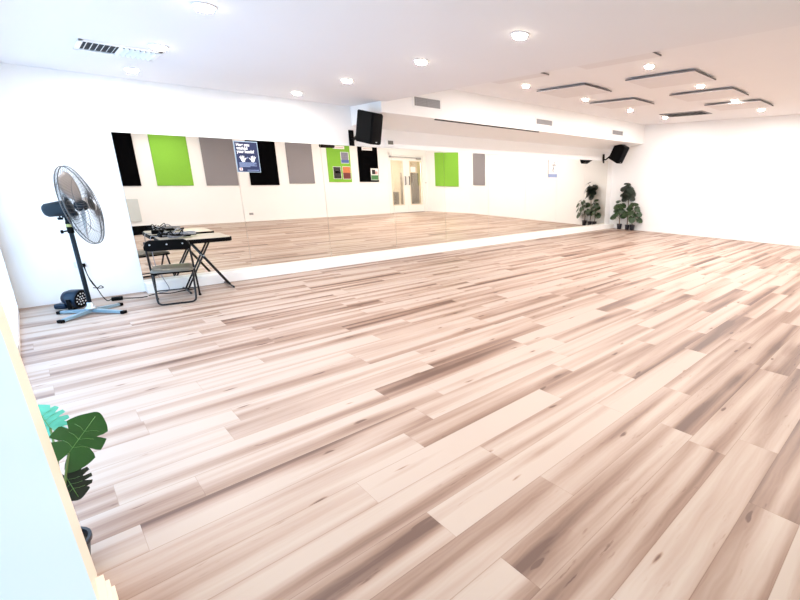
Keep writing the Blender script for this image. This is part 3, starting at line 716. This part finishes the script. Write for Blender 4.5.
# corridor beyond the door
b = MB(); b.box(9.0, 13.6, YB-2.6, YB-2.5, 0, 2.7); b.box(8.9, 9.0, YB-2.6, YB-.1, 0, 2.7); b.box(13.6, 13.7, YB-2.6, YB-.1, 0, 2.7); b.box(8.9, 13.7, YB-2.6, YB-.1, 2.7, 2.8)
struct('wall_corridor', b, M['doorcream'])
struct('floor', MB().box(8.9, 13.7, YB-2.6, YB-.1, -.1, 0), M['taupe'], label='corridor floor')
def reflection_box(x, w_, z0, z1, lb):  # taupe boxes added in place of outside windows reflected in the glass
    t = thing('reflection_box', lb, 'reflection_box', (x, YB-1.2, z0))
    MB().box(0, w_, 0, .5, 0, z1-z0).build('box_body', M['taupe'], t)
    MB().box(.01, w_/2-.004, .5, .52, .01, z1-z0-.01).build('door', M['taupe'], t); MB().box(w_/2+.004, w_-.01, .5, .52, .01, z1-z0-.01).build('door', M['taupe'], t)
reflection_box(11.45, .62, 0, 1.62, 'tall taupe box standing for a reflection in the right-hand door glass')
reflection_box(10.42, .60, 0, .82, 'low taupe box standing for a reflection in the left-hand door glass')
downlight(11.0, YB-.9, 2.7, 'added unseen downlight brightening the corridor beyond the door', 110, 'lamps added outside the studio')  # unseen lamp added to brighten what shows through the door glass

# ------------------------------------------------------------------ plants
def leaf_mesh(b, T, size, notches=4, curl=.25, width=1.0):
    # split leaf: heart outline with deep notches, midrib along +y
    n = 96; rim = []
    cuts = [.75, 1.15, 1.55, 1.95, 2.35][:notches+1] if notches > 2 else [1.05, 1.7]
    for i in range(n):
        a = 2*PI*i/n; sd_ = min(a, 2*PI-a)       # angle from the tip
        r = .5*(1 + .10*math.exp(-(sd_/.28)**2)) * (1 - .62*math.exp(-((PI-sd_)/.22)**2))
        px = math.sin(a)*r*width*(1+.10*max(0,-math.cos(a))); py = math.cos(a)*r
        for c_ in cuts:
            d_ = abs(sd_ - c_ - (.05 if a > PI else 0))
            if d_ < .085: k_ = 1 - .42*(1-(d_/.085)**2); px *= k_; py = py*k_ + (1-k_)*.05
        rim.append((px, py+.5))
    top = []; bot = []
    for px, py in rim:
        z = -curl*(px*px*1.6 + (py-.5)**2*.9)
        top.append(b.v(T @ Vector((px*size, py*size, z*size)))); bot.append(b.v(T @ Vector((px*size, py*size, z*size-.0016))))
    rib_t, rib_b = [], []
    for j in range(5):
        py = .33 + .66*j/4; z = -curl*((py-.5)**2*.9) - .012
        rib_t.append(b.v(T @ Vector((0, py*size, z*size)))); rib_b.append(b.v(T @ Vector((0, py*size, z*size-.0016))))
    def near(py): return min(range(5), key=lambda j: abs(.33+.66*j/4-py))
    for i in range(n):
        k = (i+1) % n
        ja, jb = near(rim[i][1]), near(rim[k][1])
        for R, P in ((rib_t, top), (rib_b, bot)):
            if ja == jb: b.f([P[i], P[k], R[ja]])
            else: b.f([P[i], P[k], R[jb], R[ja]])
        b.f([top[i], top[k], bot[k], bot[i]])
def frame_to(pos, normal, tipdir):
    z = Vector(normal).normalized(); y = Vector(tipdir); y = (y - z*y.dot(z)).normalized(); x = y.cross(z)
    m = Matrix((x, y, z)).transposed().to_4x4(); m.translation = pos; return m
def pot(t, r, h):
    MB().lathe([(r*.74,0),(r*.78,.004),(r*.97,h*.86),(r*1.04,h*.87),(r*1.04,h),(r*.93,h),(r*.90,h*.84),(r*.3,h*.83)], 24).build('pot', M['pot'], t, 'auto')
    MB().lathe([(r*.90,h*.80),(r*.9,h*.86),(r*.4,h*.89),(.01,h*.9)], 16).build('soil', M['soil'], t, True)
def add_leaf(t, base, pos, normal, tip, size, m, width=1.0, curl=.25, notches=4, pr=.0045):
    T = frame_to(Vector(pos), normal, tip)
    b = MB(); leaf_mesh(b, T, size, notches, curl, width); lf = b.build('leaf', m, t, 'auto')
    q = Vector(pos) + (T.to_3x3() @ Vector((0,.33,-.03)))*size
    midp = (Vector(base)+q)/2 + Vector((0,0,.04)) + (q-Vector(base)).cross(Vector((0,0,1)))*.05
    MB().tube(smooth_path([base, midp, q], 5), pr, 6).build('leaf_stalk', M['stem'], lf, True)
def corner_plant(name, label, loc, height, nleaf, seed, m, spread, zlow, pr, ph, size=.25, side=(0,0)):
    random.seed(seed)
    t = thing(name, label, 'plant', loc, 0, 'potted plants in the far corner')
    pot(t, pr, ph)
    top = Vector((side[0], side[1], height*.9))
    MB().tube(smooth_path([(0,0,ph*.8),(.01,.01,height*.4),top], 6), .014, 8).build('stem', M['bark'], t, True)
    for i in range(nleaf):
        u = (i+.5)/nleaf; z = zlow + (height-zlow)*u; a = i*2.4+seed; r = spread*(1.0-.35*u)*random.uniform(.55,1)
        s = top*(max(0, z-.1)/max(height*.9, .01)); s = Vector((top.x*min(1, z/height), top.y*min(1, z/height), min(max(ph, z-.12), height*.9)))
        c = Vector((math.cos(a)*r + top.x*u - (.03), math.sin(a)*r + top.y*u, z))
        nrm = Vector((math.cos(a)*.5-.75, math.sin(a)*.5-.35, .65)); tip = Vector((math.cos(a), math.sin(a), -.45))
        c -= tip.normalized()*size*.35
        # keep clear of the walls
        e_ = c + tip.normalized()*size*1.15
        over = max(max(c.x, e_.x) + size*.35 - (xr(loc[1]) - .04 - loc[0]), 0); overy = max(max(c.y, e_.y) + size*.35 - (YW - .04 - loc[1]), 0)
        c.x -= over; c.y -= overy
        add_leaf(t, s, c, nrm, tip, size*random.uniform(.8,1.15), m, pr=.004)
    return t
corner_plant('potted_plant', 'leafy green potted plant at the left of the far corner group', (12.64, 7.35, 0), .84, 11, 2, M['leafmid'], .16, .40, .08, .17, .21, (.0,-.02))
corner_plant('potted_plant', 'leafy green potted plant at the right of the far corner group', (12.68, 6.92, 0), .82, 13, 5, M['leafmid'], .27, .36, .08, .17, .22, (-.02,-.12))
corner_plant('potted_plant', 'tallest dark green potted plant at the back of the far corner group', (12.72, 7.12, 0), 1.34, 13, 9, M['leafdark'], .17, 1.0, .07, .15, .25, (-.05,.0))

# near plant by the partition
t = thing('potted_plant', 'monstera plant in a small dark pot behind the near partition', 'plant', (-.172, 2.374, 0))
pot(t, .095, .13)
O = Vector((-.172, 2.374, 0)); cam = Vector((0,0,1.6))
def near_leaf(c, size, tip, m, width=1.0, tiltn=(0,0,0), notches=4, curl=.2):
    c = Vector(c); nrm = (cam - c).normalized() + Vector(tiltn)
    T = frame_to(c, nrm, tip); cc = c - T.to_3x3() @ Vector((0,.5,0))*size
    add_leaf(t, (0,0,.12), cc - O, nrm, tip, size, m, width, curl, notches, .0045)
    lf = [o for o in t.children if o.name.startswith('leaf')][-1]
    T2 = frame_to(cc - O, nrm, tip)
    P = lambda x, y: T2 @ Vector((x*size, y*size, -curl*(x*x*1.6 + (y-.5)**2*.9)*size + .0015))
    b = MB(); b.tube([P(0,.34), P(0,.6), P(0,.97)], .0012, 5)
    for y in (.42, .56, .70):
        for q in (-1, 1): b.tube([P(0,y), P(q*.12*width, y+.05), P(q*.25*width, y+.07)], .0007, 4)
    b.build('vein', M['leafvein'], lf, True)
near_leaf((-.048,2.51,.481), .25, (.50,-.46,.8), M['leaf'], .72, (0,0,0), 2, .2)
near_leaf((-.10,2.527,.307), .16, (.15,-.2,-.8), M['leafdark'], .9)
near_leaf((-.125,2.80,.49), .17, (-.2,.1,.9), M['leaflit'], .85)

# ------------------------------------------------------------------ world, camera, view
w_ = bpy.data.worlds.new('World'); S.world = w_; w_.use_nodes = True
nt = w_.node_tree; bg = nt.nodes['Background']; sky = nt.nodes.new('ShaderNodeTexSky'); sky.sky_type = 'HOSEK_WILKIE'
nt.links.new(sky.outputs['Color'], bg.inputs['Color']); bg.inputs['Strength'].default_value = .6
f, px = 446.2, 520.0
yw, pt, rl = .829, .2716, .0124
cy, sy, cp, sp = math.cos(yw), math.sin(yw), math.cos(pt), math.sin(pt)
fwd = Vector((sy*cp, cy*cp, -sp)); right = Vector((cy, -sy, 0)); upv = right.cross(fwd)
r_ = math.cos(rl)*right + math.sin(rl)*upv; u_ = -math.sin(rl)*right + math.cos(rl)*upv
cd = bpy.data.cameras.new('Camera'); co = bpy.data.objects.new('Camera', cd); COL.objects.link(co)
m = Matrix((r_, u_, -fwd)).transposed().to_4x4(); m.translation = (0,0,1.6); co.matrix_world = m
cd.sensor_fit = 'HORIZONTAL'; cd.sensor_width = 36; cd.lens = f*36/800; cd.shift_x = (400-px)/800; cd.clip_start = .02
S.camera = co
S.view_settings.view_transform = 'Standard'; S.view_settings.look = 'None'; S.view_settings.gamma = 1
S.view_settings.exposure = 0.36
S.cycles.max_bounces = 16; S.cycles.diffuse_bounces = 6; S.cycles.glossy_bounces = 6
